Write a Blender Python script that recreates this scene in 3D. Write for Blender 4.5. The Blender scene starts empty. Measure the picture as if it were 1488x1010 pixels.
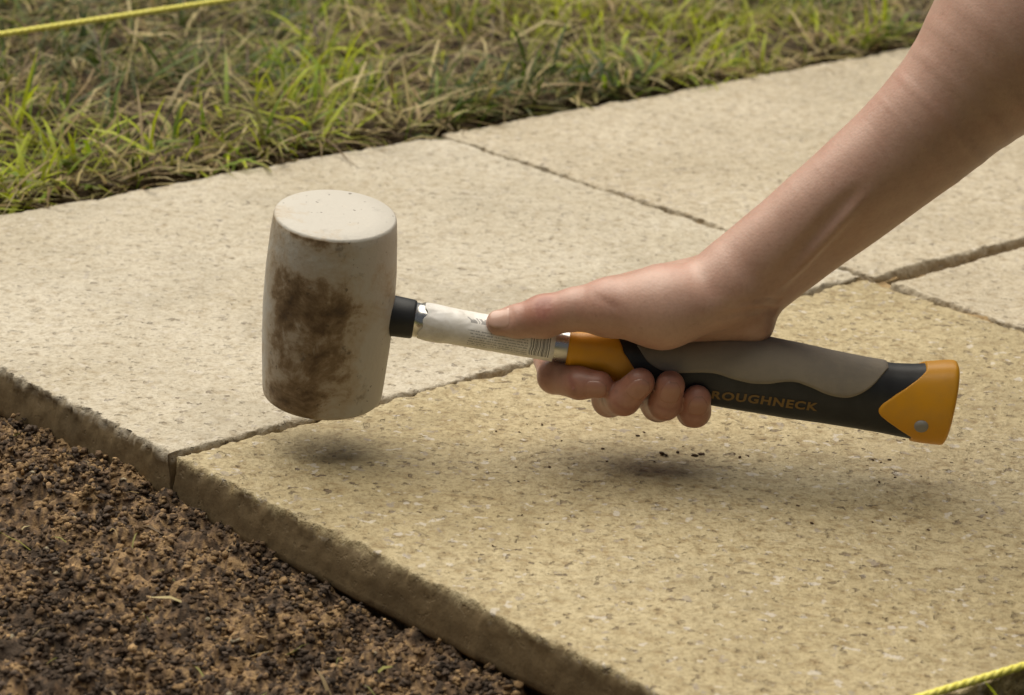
import bpy, bmesh, math, random
import numpy as np
from mathutils import Vector

# ------------------------------------------------------------------ camera, world, sun
scene = bpy.context.scene
W, H = 1488.0, 1010.0
F_PX = 4366.9
PITCH, ROLL, CAM_Z, YAW = math.radians(18.721), math.radians(3.0885), 0.55219, math.radians(43.759)
SUN_EL, SUN_AZ = math.radians(70), math.radians(-38)   # azimuth from +Y (away from camera), negative = left

CAM = np.array([0, 0, CAM_Z])
FW = np.array([0, math.cos(PITCH), -math.sin(PITCH)])
_r = np.array([1.0, 0, 0]); _u = np.cross(_r, FW)
RT = math.cos(ROLL) * _r + math.sin(ROLL) * _u
UP = -math.sin(ROLL) * _r + math.cos(ROLL) * _u

cam = bpy.data.cameras.new('camera')
cam_o = bpy.data.objects.new('camera', cam); scene.collection.objects.link(cam_o)
from mathutils import Matrix
cam_o.matrix_world = Matrix(((RT[0], UP[0], -FW[0], CAM[0]), (RT[1], UP[1], -FW[1], CAM[1]),
                             (RT[2], UP[2], -FW[2], CAM[2]), (0, 0, 0, 1)))
cam.sensor_width = 36; cam.lens = 36 * F_PX / W
cam.clip_start = 0.02; cam.clip_end = 500
cam.dof.use_dof = True; cam.dof.focus_distance = 1.56; cam.dof.aperture_fstop = 15
scene.camera = cam_o

world = bpy.data.worlds.new('World'); scene.world = world; world.use_nodes = True
wn = world.node_tree; wn.nodes.clear()
sky = wn.nodes.new('ShaderNodeTexSky'); sky.sky_type = 'NISHITA'; sky.sun_disc = False
sky.sun_elevation = SUN_EL; sky.sun_rotation = SUN_AZ
sky.dust_density = 6.0; sky.air_density = 1.0; sky.ozone_density = 0.6
hs = wn.nodes.new('ShaderNodeHueSaturation'); hs.inputs['Saturation'].default_value = 0.35
bg = wn.nodes.new('ShaderNodeBackground'); bg.inputs['Strength'].default_value = 0.05
wo = wn.nodes.new('ShaderNodeOutputWorld')
wn.links.new(sky.outputs[0], hs.inputs['Color']); wn.links.new(hs.outputs[0], bg.inputs['Color'])
wn.links.new(bg.outputs[0], wo.inputs['Surface'])

sun = bpy.data.lights.new('sun', 'SUN'); sun.energy = 5.0; sun.angle = math.radians(76); sun.color = (1.0, 0.925, 0.79)
sun_o = bpy.data.objects.new('sun', sun); scene.collection.objects.link(sun_o)
sd = Vector((math.sin(SUN_AZ) * math.cos(SUN_EL), math.cos(SUN_AZ) * math.cos(SUN_EL), math.sin(SUN_EL)))
sun_o.rotation_euler = sd.to_track_quat('Z', 'Y').to_euler(); sun_o.location = (0, 2, 3)

scene.view_settings.view_transform = 'Standard'; scene.view_settings.look = 'None'
scene.view_settings.gamma = 1.0; scene.view_settings.use_curve_mapping = False
scene.view_settings.exposure = -0.27
scene.cycles.use_denoising = True
scene.cycles.max_bounces = 8

# ------------------------------------------------------------------ helpers
rng = np.random.default_rng(7)
D2 = np.array([math.cos(YAW), math.sin(YAW)]); D1 = np.array([-math.sin(YAW), math.cos(YAW)])

def ray(px, py):
    return FW + (px - W / 2) / F_PX * RT - (py - H / 2) / F_PX * UP
def on_z(px, py, z=0.0):
    d = ray(px, py); return CAM + d * ((z - CAM_Z) / d[2])
Y0 = on_z(465, 650)[1]
def at(px, py, dep=0.0):
    """point on the pixel's ray, dep metres behind the plane the mallet hangs in"""
    d = ray(px, py); return CAM + d * ((Y0 + dep) / d[1])
ORG = on_z(252, 655)[:2]
def ab(a, b, z=0.0):
    q = ORG + a * D2 + b * D1; return np.array([q[0], q[1], z])
PX = Y0 / FW[1] / F_PX * 0.985       # metres per photo pixel in the mallet's plane

_TAB = np.random.default_rng(3).random((64, 64, 64)).astype(np.float32)
def vnoise(p, freq, seed=0):
    q = np.asarray(p, np.float64) * freq + seed * 17.31
    i = np.floor(q).astype(int); f = q - i; f = f * f * (3 - 2 * f)
    i0 = i & 63; i1 = (i + 1) & 63
    x0, y0, z0 = i0[..., 0], i0[..., 1], i0[..., 2]; x1, y1, z1 = i1[..., 0], i1[..., 1], i1[..., 2]
    fx, fy, fz = f[..., 0], f[..., 1], f[..., 2]
    c = lambda a, b, t: a + (b - a) * t
    return c(c(c(_TAB[x0, y0, z0], _TAB[x1, y0, z0], fx), c(_TAB[x0, y1, z0], _TAB[x1, y1, z0], fx), fy),
             c(c(_TAB[x0, y0, z1], _TAB[x1, y0, z1], fx), c(_TAB[x0, y1, z1], _TAB[x1, y1, z1], fx), fy), fz)
def fbm(p, freq, octs=4, gain=0.5, seed=0):
    s = 0; a = 1; t = 0
    for k in range(octs):
        s = s + a * vnoise(p, freq * 2 ** k, seed + k * 3.7); t += a; a *= gain
    return s / t
def sstep(a, b, x):
    t = np.clip((x - a) / (b - a), 0, 1); return t * t * (3 - 2 * t)

def mesh_obj(name, verts, faces, mat=None, parent=None, smooth=True, col=None):
    """faces: list of tuples or an (n,k) int array"""
    me = bpy.data.meshes.new(name)
    verts = np.asarray(verts, np.float32)
    if isinstance(faces, np.ndarray):
        n, k = faces.shape
        me.vertices.add(len(verts)); me.vertices.foreach_set('co', verts.ravel())
        me.loops.add(n * k); me.loops.foreach_set('vertex_index', faces.astype(np.int32).ravel())
        me.polygons.add(n)
        me.polygons.foreach_set('loop_start', np.arange(0, n * k, k, dtype=np.int32))
        me.update(calc_edges=True)
    else:
        me.from_pydata([tuple(map(float, v)) for v in verts], [], [tuple(int(i) for i in f) for f in faces]); me.update()
    if smooth:
        me.polygons.foreach_set('use_smooth', np.ones(len(me.polygons), bool))
    if col is not None:
        ca = me.color_attributes.new('tint', 'FLOAT_COLOR', 'POINT')
        c4 = np.ones((len(verts), 4), np.float32); c4[:, :col.shape[1]] = col
        ca.data.foreach_set('color', c4.ravel())
    me.validate()
    o = bpy.data.objects.new(name, me); scene.collection.objects.link(o)
    if mat: me.materials.append(mat)
    if parent: o.parent = parent
    return o
def tag(o, label=None, cat=None, group=None, kind=None):
    if label: o['label'] = label
    if cat: o['category'] = cat
    if group: o['group'] = group
    if kind: o['kind'] = kind
    return o
def grid_faces(n, m, wrap=False):
    """n rows x m columns of vertices; wrap joins last column to first"""
    i, j = np.meshgrid(np.arange(n - 1), np.arange(m if wrap else m - 1), indexing='ij')
    j2 = (j + 1) % m
    return np.stack([i * m + j, i * m + j2, (i + 1) * m + j2, (i + 1) * m + j], -1).reshape(-1, 4)

class Mat:
    def __init__(s, name, rough=0.6, spec=0.5, color=(0.5, 0.5, 0.5)):
        s.m = bpy.data.materials.new(name); s.m.use_nodes = True; s.t = s.m.node_tree
        s.b = s.t.nodes['Principled BSDF']
        s.b.inputs['Roughness'].default_value = rough
        s.b.inputs['Specular IOR Level'].default_value = spec
        s.b.inputs['Base Color'].default_value = (*color, 1)
    def n(s, typ, **kw):
        nd = s.t.nodes.new(typ)
        for k, v in kw.items():
            if k.startswith('_'): setattr(nd, k[1:], v)
            else: nd.inputs[k.replace('__', ' ')].default_value = v
        return nd
    def l(s, a, b): s.t.links.new(a, b)
    def coord(s, kind='Object', scale=(1, 1, 1)):
        tc = s.n('ShaderNodeTexCoord'); mp = s.n('ShaderNodeMapping'); mp.inputs['Scale'].default_value = scale
        s.l(tc.outputs[kind], mp.inputs[0]); return mp.outputs[0]
    def noise(s, vec, scale, detail=4, rough=0.55, dist=0.0):
        nd = s.n('ShaderNodeTexNoise', Scale=scale, Detail=detail, Roughness=rough, Distortion=dist)
        s.l(vec, nd.inputs['Vector']); return nd.outputs['Fac']
    def ramp(s, fac, stops, interp='LINEAR'):
        r = s.n('ShaderNodeValToRGB'); cr = r.color_ramp; cr.interpolation = interp
        while len(cr.elements) < len(stops): cr.elements.new(0.5)
        for e, (p, c) in zip(cr.elements, stops):
            e.position = p; e.color = (*c, 1) if len(c) == 3 else c
        s.l(fac, r.inputs[0]); return r.outputs[0]
    def gray(s, fac, a, b): return s.ramp(fac, [(a, (0, 0, 0)), (b, (1, 1, 1))])
    def mix(s, fac, a, b, mode='MIX'):
        m = s.n('ShaderNodeMix'); m.data_type = 'RGBA'; m.blend_type = mode
        for sock, v in ((m.inputs[0], fac), (m.inputs[6], a), (m.inputs[7], b)):
            if isinstance(v, (int, float)): sock.default_value = v
            elif isinstance(v, tuple): sock.default_value = (*v, 1)
            else: s.l(v, sock)
        return m.outputs[2]
    def math(s, op, a, b=None):
        m = s.n('ShaderNodeMath'); m.operation = op
        for sock, v in zip(m.inputs, (a, b)):
            if v is None: continue
            if isinstance(v, (int, float)): sock.default_value = v
            else: s.l(v, sock)
        return m.outputs[0]
    def bump(s, h, strength, dist, prev=None):
        b = s.n('ShaderNodeBump', Strength=strength, Distance=dist); s.l(h, b.inputs['Height'])
        if prev is not None: s.l(prev, b.inputs['Normal'])
        return b.outputs[0]
    def color(s, c): s.l(c, s.b.inputs['Base Color'])
    def normal(s, n): s.l(n, s.b.inputs['Normal'])

# ------------------------------------------------------------------ materials
def slab_material(name, tint, pale, k=1.0, shade_stain=(0.22, 0.158, 0.080)):
    M = Mat(name, 0.62, 0.45)
    v = M.coord('Object')
    big = M.noise(v, 6, 5, 0.6)
    c = M.mix(M.gray(big, 0.32, 0.68), tint, pale)
    grain = M.noise(v, 420, 3, 0.7)
    mid = M.noise(v, 130, 4, 0.65)
    c = M.mix(0.9 * k, c, M.ramp(grain, [(0.28, (0.48, 0.43, 0.35)), (0.5, (1, 1, 1)), (0.72, (1.2, 1.22, 1.26))]), 'MULTIPLY')
    c = M.mix(0.8 * k, c, M.ramp(mid, [(0.30, (0.60, 0.51, 0.38)), (0.5, (1, 1, 1)), (0.70, (1.16, 1.18, 1.22))]), 'MULTIPLY')
    stn = M.gray(M.noise(v, 9, 6, 0.7, 0.8), 0.50, 0.66)
    c = M.mix(M.math('MULTIPLY', stn, 0.35), c, tuple(0.62 * q for q in tint))
    scf = M.gray(M.noise(M.coord('Object', (1.0, 5.0, 1.0)), 30, 4, 0.6), 0.62, 0.72)
    c = M.mix(M.math('MULTIPLY', scf, 0.22), c, (0.66, 0.61, 0.52))
    # dark pits and brown flecks, gathered in dirtier areas
    dirt = M.gray(M.noise(v, 13, 3, 0.6), 0.44, 0.64)
    fl = M.noise(v, 165, 3, 0.55)
    pit = M.gray(fl, 0.625, 0.67)
    c = M.mix(M.math('MULTIPLY', pit, M.math('ADD', M.math('MULTIPLY', dirt, 0.6 * k), 0.3 * k)), c, (0.11, 0.072, 0.042))
    # pale aggregate grains showing through
    ag = M.gray(M.noise(M.coord('Object', (1, 1, 1.7)), 150, 2, 0.5), 0.645, 0.69)
    c = M.mix(M.math('MULTIPLY', ag, 0.6 * k), c, (0.60, 0.55, 0.48))
    gr = M.gray(M.noise(M.coord('Object', (1.3, 1, 2.1)), 118, 2, 0.5), 0.66, 0.70)
    c = M.mix(M.math('MULTIPLY', gr, 0.5 * k), c, (0.27, 0.23, 0.21))
    # shade on the cut sides painted in as dark brown, with soil dirt
    a = M.n('ShaderNodeVertexColor'); a.layer_name = 'tint'
    sp = M.n('ShaderNodeSeparateColor'); M.l(a.outputs[0], sp.inputs[0])
    st = M.mix(M.gray(M.noise(v, 24, 4, 0.6), 0.35, 0.7), shade_stain, tuple(0.62 * q for q in shade_stain))
    st = M.mix(0.5, st, M.ramp(grain, [(0.3, (0.6, 0.55, 0.5)), (0.5, (1, 1, 1)), (0.7, (1.2, 1.2, 1.2))]), 'MULTIPLY')
    c = M.mix(sp.outputs[0], c, st)
    M.color(c)
    h = M.math('ADD', M.math('MULTIPLY', grain, 0.9), M.math('MULTIPLY', mid, 1.8))
    h = M.math('SUBTRACT', h, M.math('MULTIPLY', pit, 0.9))
    bn = M.n('ShaderNodeBump', Strength=0.9 * (0.4 + 0.6 * k)); M.l(h, bn.inputs['Height'])
    M.l(M.math('MULTIPLY', M.math('SUBTRACT', 1.25, sp.outputs[0]), 0.0011), bn.inputs['Distance'])
    M.normal(bn.outputs[0])
    return M.m

mat_slab_a = slab_material('pale_slab', (0.45, 0.39, 0.28), (0.555, 0.50, 0.395), 0.75)
mat_slab_b = slab_material('cream_slab', (0.45, 0.383, 0.268), (0.53, 0.463, 0.345), 0.8)
mat_slab_c = slab_material('tan_slab', (0.385, 0.307, 0.162), (0.465, 0.385, 0.228))  # darker than the pale slab: fade of grazing light partly put into colour

def soil_material():
    M = Mat('crumbly_soil', 0.95, 0.2)
    v = M.coord('Object')
    at_ = M.n('ShaderNodeVertexColor'); at_.layer_name = 'tint'
    c = M.mix(0.6, at_.outputs[0], M.ramp(M.noise(v, 420, 3, 0.7), [(0.3, (0.45, 0.42, 0.40)), (0.5, (1, 1, 1)), (0.72, (1.6, 1.5, 1.35))]), 'MULTIPLY')
    M.color(c)
    M.normal(M.bump(M.noise(v, 300, 5, 0.75), 1.0, 0.0035))
    return M.m
mat_soil = soil_material()

def sand_material():
    M = Mat('bedding_sand', 0.95, 0.2); v = M.coord('Object')
    M.color(M.ramp(M.noise(v, 300, 4, 0.7), [(0.25, (0.16, 0.105, 0.05)), (0.5, (0.33, 0.23, 0.115)), (0.8, (0.46, 0.35, 0.20))]))
    M.normal(M.bump(M.noise(v, 450, 3, 0.6), 0.7, 0.001)); return M.m
mat_sand = sand_material()

def earth_material():
    M = Mat('dark_earth', 0.95, 0.2); v = M.coord('Object')
    M.color(M.ramp(M.noise(v, 60, 6, 0.7), [(0.25, (0.018, 0.012, 0.007)), (0.55, (0.06, 0.042, 0.025)), (0.8, (0.13, 0.10, 0.055))]))
    M.normal(M.bump(M.noise(v, 160, 5, 0.7), 0.9, 0.004)); return M.m
mat_earth = earth_material()

def far_ground_material():
    M = Mat('meadow', 0.95, 0.2); v = M.coord('Object')
    M.color(M.ramp(M.noise(v, 6, 8, 0.7), [(0.3, (0.05, 0.04, 0.02)), (0.5, (0.09, 0.10, 0.03)), (0.75, (0.16, 0.18, 0.05))]))
    M.normal(M.bump(M.noise(v, 60, 5, 0.7), 0.9, 0.01)); return M.m
mat_far = far_ground_material()

def grass_material():
    M = Mat('grass_blades', 0.5, 0.35)
    a = M.n('ShaderNodeVertexColor'); a.layer_name = 'tint'
    M.color(a.outputs[0])
    tr = M.n('ShaderNodeBsdfTranslucent'); M.l(a.outputs[0], tr.inputs['Color'])
    mx = M.n('ShaderNodeMixShader'); mx.inputs[0].default_value = 0.42
    M.l(M.b.outputs[0], mx.inputs[1]); M.l(tr.outputs[0], mx.inputs[2])
    M.l(mx.outputs[0], M.t.nodes['Material Output'].inputs['Surface'])
    return M.m
mat_grass = grass_material()

# ------------------------------------------------------------------ ground, sand bed, lawn earth, soil
gv = [(-150, -150, -0.075), (150, -150, -0.075), (150, 150, -0.075), (-150, 150, -0.075)]
tag(mesh_obj('ground', gv, [(0, 1, 2, 3)], mat_far), kind='structure')

def box_ab(name, a0, a1, b0, b1, z0, z1, mat):
    P = [ab(a, b, z) for z in (z0, z1) for (a, b) in ((a0, b0), (a1, b0), (a1, b1), (a0, b1))]
    return mesh_obj(name, P, [(3, 2, 1, 0), (4, 5, 6, 7), (0, 1, 5, 4), (1, 2, 6, 5), (2, 3, 7, 6), (3, 0, 4, 7)], mat, smooth=False)
TH = 0.030
tag(box_ab('sand_bed', 0.012, 1.12, -0.41, 0.395, -0.072, -TH - 0.001, mat_sand), kind='structure')

def height_field(name, a0, a1, b0, b1, step, zf, mat, colf=None):
    A = np.arange(a0, a1 + step / 2, step); B = np.arange(b0, b1 + step / 2, step)
    ga, gb = np.meshgrid(A, B, indexing='ij')
    xy = ORG + ga[..., None] * D2 + gb[..., None] * D1
    P = np.concatenate([xy, np.zeros(ga.shape + (1,))], -1)
    P[..., 2] = zf(ga, gb, P)
    V = P.reshape(-1, 3)
    col = colf(V) if colf else None
    f = grid_faces(len(A), len(B))
    return mesh_obj(name, V, f, mat, col=col)

# joint sand: a rough fillet showing in the open joint between the two right-hand slabs
height_field('joint_sand', 0.5, 1.10, -0.030, 0.012, 0.003,
             lambda a, b, P: -0.0075 + 0.006 * (fbm(P, 60, 3) - 0.5) - 0.012 * sstep(0.56, 0.535, a), mat_sand)['kind'] = 'structure'
height_field('joint_sand', -0.001, 0.56, -0.010, 0.008, 0.003,
             lambda a, b, P: -0.0052 + 0.010 * (fbm(P, 50, 3) - 0.5) - 0.012 * sstep(0.012, 0.0, a), mat_sand)['kind'] = 'structure'
height_field('joint_sand', 0.526, 0.548, -0.42, 0.398, 0.003,
             lambda a, b, P: -0.0045 + 0.010 * (fbm(P, 50, 3) - 0.5), mat_sand)['kind'] = 'structure'

def soil_col(V):
    n1 = fbm(V, 80, 3, seed=2); n2 = fbm(V, 420, 2, seed=5)
    n3 = fbm(V, 9, 3, seed=9)
    dark = np.array([0.085, 0.062, 0.045]); mid = np.array([0.21, 0.14, 0.088]); org = np.array([0.42, 0.28, 0.145])
    t = np.clip((n1 - 0.5) * 1.7 + (n2 - 0.5) * 2.6 + (n3 - 0.5) * 1.0 + 0.45, 0, 1)[:, None]
    c = np.where(t < 0.5, dark + (mid - dark) * t * 2, mid + (org - mid) * (t - 0.5) * 2)
    return c
def soil_z(a, b, P):
    z = -TH - 0.002 + 0.012 * (fbm(P, 22, 3, seed=1) - 0.5) + 0.020 * (fbm(P, 95, 3, 0.6, seed=4) - 0.5) + 0.0065 * (vnoise(P, 260, 8) - 0.5)
    z += 0.010 * sstep(0.25, 0.02, b) * sstep(-0.12, -0.02, a) * sstep(-0.12, 0.04, b)   # banked a little near the joint
    z -= 0.02 * sstep(-0.004, 0.02, a)
    return z - 0.03 * sstep(-0.43, -0.5, b) * 0
tag(height_field('soil', -0.42, 0.016, -0.62, 0.36, 0.0015, soil_z, mat_soil, soil_col), kind='structure')

# lumpy crumbs lying over the soil (one uncountable mass)
def crumbs(n, per, rmin, rmax, pw, seed, label):
    """angular crumbs; per > 1 gathers them into friable clods"""
    rg = np.random.default_rng(seed)
    bm = bmesh.new(); bmesh.ops.create_icosphere(bm, subdivisions=1, radius=1)
    iv = np.array([v.co[:] for v in bm.verts]); it = np.array([[v.index for v in f.verts] for f in bm.faces]); bm.free()
    nv = len(iv)
    a = -rg.random(n) * 0.34; b = rg.random(n) * 0.74 - 0.47
    cl = vnoise(np.stack([a, b, 0 * a], -1), 30, 3)
    keep = rg.random(n) < (0.5 + 0.8 * (cl - 0.25) if per == 1 else 0.2 + 1.5 * (cl - 0.25))
    a, b = a[keep], b[keep]; n = len(a)
    tone = 0.6 + 0.7 * rg.random((n, 1)); dk = rg.random(n) < (0.08 if per == 1 else 0.35)
    up = np.zeros(n)
    if per > 1:
        R = 0.0020 + 0.0075 * rg.random(n) ** 3.5
        a, b, R, tone, dk = [np.repeat(q, per, 0) for q in (a, b, R, tone, dk)]; n = len(a)
        u = rg.normal(size=(n, 3)); u /= np.linalg.norm(u, axis=1)[:, None]; u *= (rg.random((n, 1)) ** 0.4) * R[:, None]
        a = a + u[:, 0]; b = b + u[:, 1]; up = np.abs(u[:, 2]) * 0.9
    r = rmin + (rmax - rmin) * rg.random(n) ** pw
    a = np.minimum(a, -0.003 - r)
    xy = ORG + a[:, None] * D2 + b[:, None] * D1
    P = np.concatenate([xy, np.zeros((n, 1))], -1)
    P[:, 2] = soil_z(a, b, P) + r * 0.1 + up
    sq = np.stack([0.6 + 0.9 * rg.random(n), 0.6 + 0.9 * rg.random(n), 0.5 + 0.6 * rg.random(n)], -1)
    off = 0.35 + 1.25 * rg.random((n, nv))
    V = iv[None] * off[..., None] * r[:, None, None] * sq[:, None, :]
    th = rg.random(n) * 6.28; c, s = np.cos(th)[:, None], np.sin(th)[:, None]
    V = np.stack([V[..., 0] * c - V[..., 1] * s, V[..., 0] * s + V[..., 1] * c, V[..., 2]], -1) + P[:, None]
    Fc = (it[None] + (np.arange(n) * nv)[:, None, None]).reshape(-1, 3)
    col = soil_col(P) * tone * (0.75 + 0.5 * rg.random((n, 1)))
    col[dk] = np.array([0.13, 0.098, 0.075]) * (0.6 + 0.9 * rg.random((dk.sum(), 1)))
    og = rg.random(n) < 0.05; col[og] = np.array([0.40, 0.26, 0.13])
    pl = rg.random(n) < 0.003; col[pl] = (0.5, 0.43, 0.3)
    o = mesh_obj('soil_crumbs', V.reshape(-1, 3), Fc, mat_soil, smooth=False, col=np.repeat(col, nv, 0))
    tag(o, label, 'soil', kind='stuff')
crumbs(50000, 1, 0.0007, 0.0017, 1.4, 11, 'fine brown soil crumbs scattered beside the slab edge')
crumbs(3600, 10, 0.0008, 0.0020, 1.3, 12, 'friable dark soil clods lying beside the slab edge')

# ------------------------------------------------------------------ paving slabs
def axis_lines(L, step):
    e = np.array([0, 0.0006, 0.0014, 0.0026, 0.0044, 0.0066, 0.009])
    n = int((L - 0.018) / step); mid = np.linspace(0.009, L - 0.009, n + 1)[1:-1]
    return np.concatenate([e, mid, L - e[::-1]])
def paving_slab(a0, a1, b0, b1, z, mat, seed, label, rot=0.0, round_corner=None):
    u = axis_lines(a1 - a0, 0.0018); v = axis_lines(b1 - b0, 0.0018)
    nu, nv = len(u), len(v)
    gu, gv = np.meshgrid(u, v, indexing='ij'); Lu, Lv = u[-1], v[-1]
    ca, cb = math.cos(rot), math.sin(rot)
    def place(gu, gv, z):
        x = gu - Lu / 2; y = gv - Lv / 2
        a = (a0 + a1) / 2 + x * ca - y * cb; b = (b0 + b1) / 2 + x * cb + y * ca
        xy = ORG + a[..., None] * D2 + b[..., None] * D1
        return np.concatenate([xy, z[..., None]], -1)
    def warp(gu, gv, zz):
        P3 = np.stack([gu, gv, zz], -1)
        def jit(s):   # 0..1 ragged bite
            base = fbm(P3, 34, 2, seed=s); fine = fbm(P3, 150, 3, 0.8, seed=s + 5)
            return 0.0034 * np.clip(base - 0.42, 0, 1) * 2.0 + 0.0085 * (fine - 0.43)
        def pull(d): return np.clip(1 - d / 0.012, 0, 1)
        top = np.clip(1 + zz / 0.014, 0, 1)     # ragged at the top arris, smoother below
        k = 0.25 + 0.75 * top
        du = pull(gu) * jit(seed) - pull(Lu - gu) * jit(seed + 11)
        dv = pull(gv) * jit(seed + 21) - pull(Lv - gv) * jit(seed + 31)
        nu_, nv_ = gu + du * k, gv + dv * k
        if round_corner:      # worn corner at (u=max, v=max)
            R = round_corner
            ex = nu_ - (Lu - R); ey = nv_ - (Lv - R)
            m = (ex > 0) & (ey > 0); rr = np.sqrt(ex ** 2 + ey ** 2) + 1e-9; mx = np.maximum(ex, ey)
            s = np.where(m, mx / rr, 1.0)
            nu_ = np.where(m, Lu - R + ex * s, nu_); nv_ = np.where(m, Lv - R + ey * s, nv_)
        return nu_, nv_
    z0 = np.zeros_like(gu); P3 = np.stack([gu, gv, z0], -1)
    d = np.minimum(np.minimum(gu, Lu - gu), np.minimum(gv, Lv - gv))
    r = 0.0009 + 0.0050 * np.clip(fbm(P3, 60, 3, seed=seed + 41) - 0.38, 0, 1) * 1.9
    t = np.clip(1 - d / r, 0, 1)
    zz = -r * 0.75 * (1 - np.sqrt(np.clip(1 - t * t, 0, 1)))
    zz += 0.0022 * (fbm(P3, 14, 3, seed=seed + 2) - 0.5) + 0.0016 * (fbm(P3, 120, 3, 0.6, seed=seed + 3) - 0.5) 
    pits = vnoise(P3, 170, seed + 4); zz -= 0.0016 * np.clip(pits - 0.78, 0, 1) * 4
    nu_, nv_ = warp(gu, gv, np.zeros_like(gu))
    T = place(nu_, nv_, z + zz).reshape(-1, 3)
    idx = np.arange(nu * nv).reshape(nu, nv)
    ring = np.concatenate([idx[:-1, 0], idx[-1, :-1], idx[:0:-1, -1], idx[0, :0:-1]])
    V = [T]; F = [grid_faces(nu, nv)[:, ::-1]]
    prev = ring; base = len(T); K = 9
    ru, rv, rz = gu.ravel()[ring], gv.ravel()[ring], zz.ravel()[ring]
    for k in range(1, K + 1):
        f = k / K
        zk = rz + (-TH - rz) * f
        wu, wv = warp(ru, rv, zk)
        q = np.stack([ru, rv, zk], -1)
        bulge = 0.0009 * (fbm(q, 80, 3, seed=seed + 6) - 0.5)
        wu = wu + np.where(ru < 1e-6, -bulge, np.where(ru > Lu - 1e-6, bulge, 0)); wv = wv + np.where(rv < 1e-6, -bulge, np.where(rv > Lv - 1e-6, bulge, 0))
        if k == K:   # undercut lower arris
            wu = wu + np.where(ru < 1e-6, 0.003, np.where(ru > Lu - 1e-6, -0.003, 0)); wv = wv + np.where(rv < 1e-6, 0.003, np.where(rv > Lv - 1e-6, -0.003, 0))
        V.append(place(wu, wv, z + zk)); cur = base + np.arange(len(ring)); base += len(ring)
        F.append(np.stack([prev, np.roll(prev, -1), np.roll(cur, -1), cur], -1)[:, ::-1]); prev = cur
    V = np.concatenate(V); F = np.concatenate(F)
    dep = (z - V[:, 2]); sc = sstep(0.0022, 0.0050, dep + 0.008 * (fbm(V, 160, 3, 0.8, seed=seed + 9) - 0.5))
    sc = sc * np.where((V[:, :2] - ORG) @ D2 < 0.008, 1.0, 0.30)     # painted shade and dirt: full on faces against the open soil, faint elsewhere
    me_o = mesh_obj('paving_slab', V, F, mat, col=np.stack([sc] * 3, -1))
    bm = bmesh.new(); bm.from_mesh(me_o.data); bm.verts.ensure_lookup_table()
    bm.faces.new([bm.verts[int(i)] for i in prev]); bmesh.ops.recalc_face_normals(bm, faces=bm.faces); bm.to_mesh(me_o.data); bm.free()
    tag(me_o, label, 'paving slab', 'paving slabs being laid')
    return me_o
paving_slab(-0.003, 0.5350, -0.0024, 0.402, 0.0005, mat_slab_a, 1, 'pale paving slab behind the mallet head, edged by grass and bare soil', round_corner=0.03)
paving_slab(0.5360, 1.085, -0.007, 0.402, 0.0012, mat_slab_b, 2, 'cream paving slab behind the forearm, with grass along its back edge', rot=0.004)
paving_slab(-0.003, 0.5355, -0.430, -0.0034, -0.001, mat_slab_c, 3, 'tan paving slab under the hand and mallet, its dark edge facing the soil')
paving_slab(0.5380, 1.085, -0.430, -0.0190, 0.0004, mat_slab_b, 4, 'paving slab across an open sandy joint, beyond the end of the grip')

def slab_crumbs():
    rg = np.random.default_rng(77)
    bm = bmesh.new(); bmesh.ops.create_icosphere(bm, subdivisions=1, radius=1)
    iv = np.array([v.co[:] for v in bm.verts]); it = np.array([[v.index for v in f.verts] for f in bm.faces]); bm.free()
    spots = [(1018, 660, 2.3), (1010, 662, 1.6), (962, 658, 1.4), (968, 661, 1.0), (985, 657, 1.0), (1075, 664, 1.1), (875, 652, 1.0), (1160, 735, 1.1), (1292, 668, 1.2),
             (1280, 672, 0.9), (755, 628, 0.9), (610, 745, 1.2), (268, 628, 1.5), (222, 624, 1.1)]
    for k in range(45):
        spots.append((rg.uniform(700, 1450), rg.uniform(610, 800), rg.uniform(0.4, 0.9)))
    V = []; F = []
    for k, (x, y, r) in enumerate(spots):
        p = on_z(x, y, -0.0009); o = 0.5 + 0.9 * rg.random((12, 1)); q = rg.random() * 6.28
        v = iv * o * r * 0.001 * np.array([1.3, 0.9, 0.6]); c, s_ = math.cos(q), math.sin(q)
        v = np.stack([v[:, 0] * c - v[:, 1] * s_, v[:, 0] * s_ + v[:, 1] * c, v[:, 2]], -1)
        V.append(v + p); F.append(it + 12 * k)
    n = len(spots) * 12
    col = np.repeat(np.array([0.13, 0.085, 0.055]) * (0.5 + rg.random((len(spots), 1))), 12, 0)
    o = mesh_obj('soil_crumbs', np.concatenate(V), np.concatenate(F), mat_soil, smooth=False, col=col)
    tag(o, 'small dark crumbs of soil spilled on the tan slab', 'soil', kind='stuff')
slab_crumbs()

# ------------------------------------------------------------------ lawn earth and grass
B_EDGE = 0.405
def lawn_z(a, b, P):
    e = b - B_EDGE - 0.002 - 0.026 * (fbm(P, 18, 3, seed=12) - 0.35)
    top = 0.002 + 0.030 * (fbm(P, 9, 3, seed=14) - 0.5) + 0.012 * (fbm(P, 55, 3, seed=15) - 0.5)
    return -0.045 + (top + 0.045) * sstep(-0.004, 0.016, e)
tag(height_field('lawn', -0.9, 2.2, B_EDGE - 0.004, 2.6, 0.0065, lawn_z, mat_earth), kind='structure')
# nearer strip of turf along the front side of the big tan slab
def lawn2_z(a, b, P):
    e = -b - 0.434 - 0.012 * (fbm(P, 22, 3, seed=32) - 0.3)
    return -0.045 + 0.042 * sstep(0.004, 0.03, e) + 0.012 * (fbm(P, 60, 3, seed=35) - 0.5)
tag(height_field('lawn', 0.03, 1.3, -0.9, -0.432, 0.006, lawn2_z, mat_earth), kind='structure')

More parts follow.
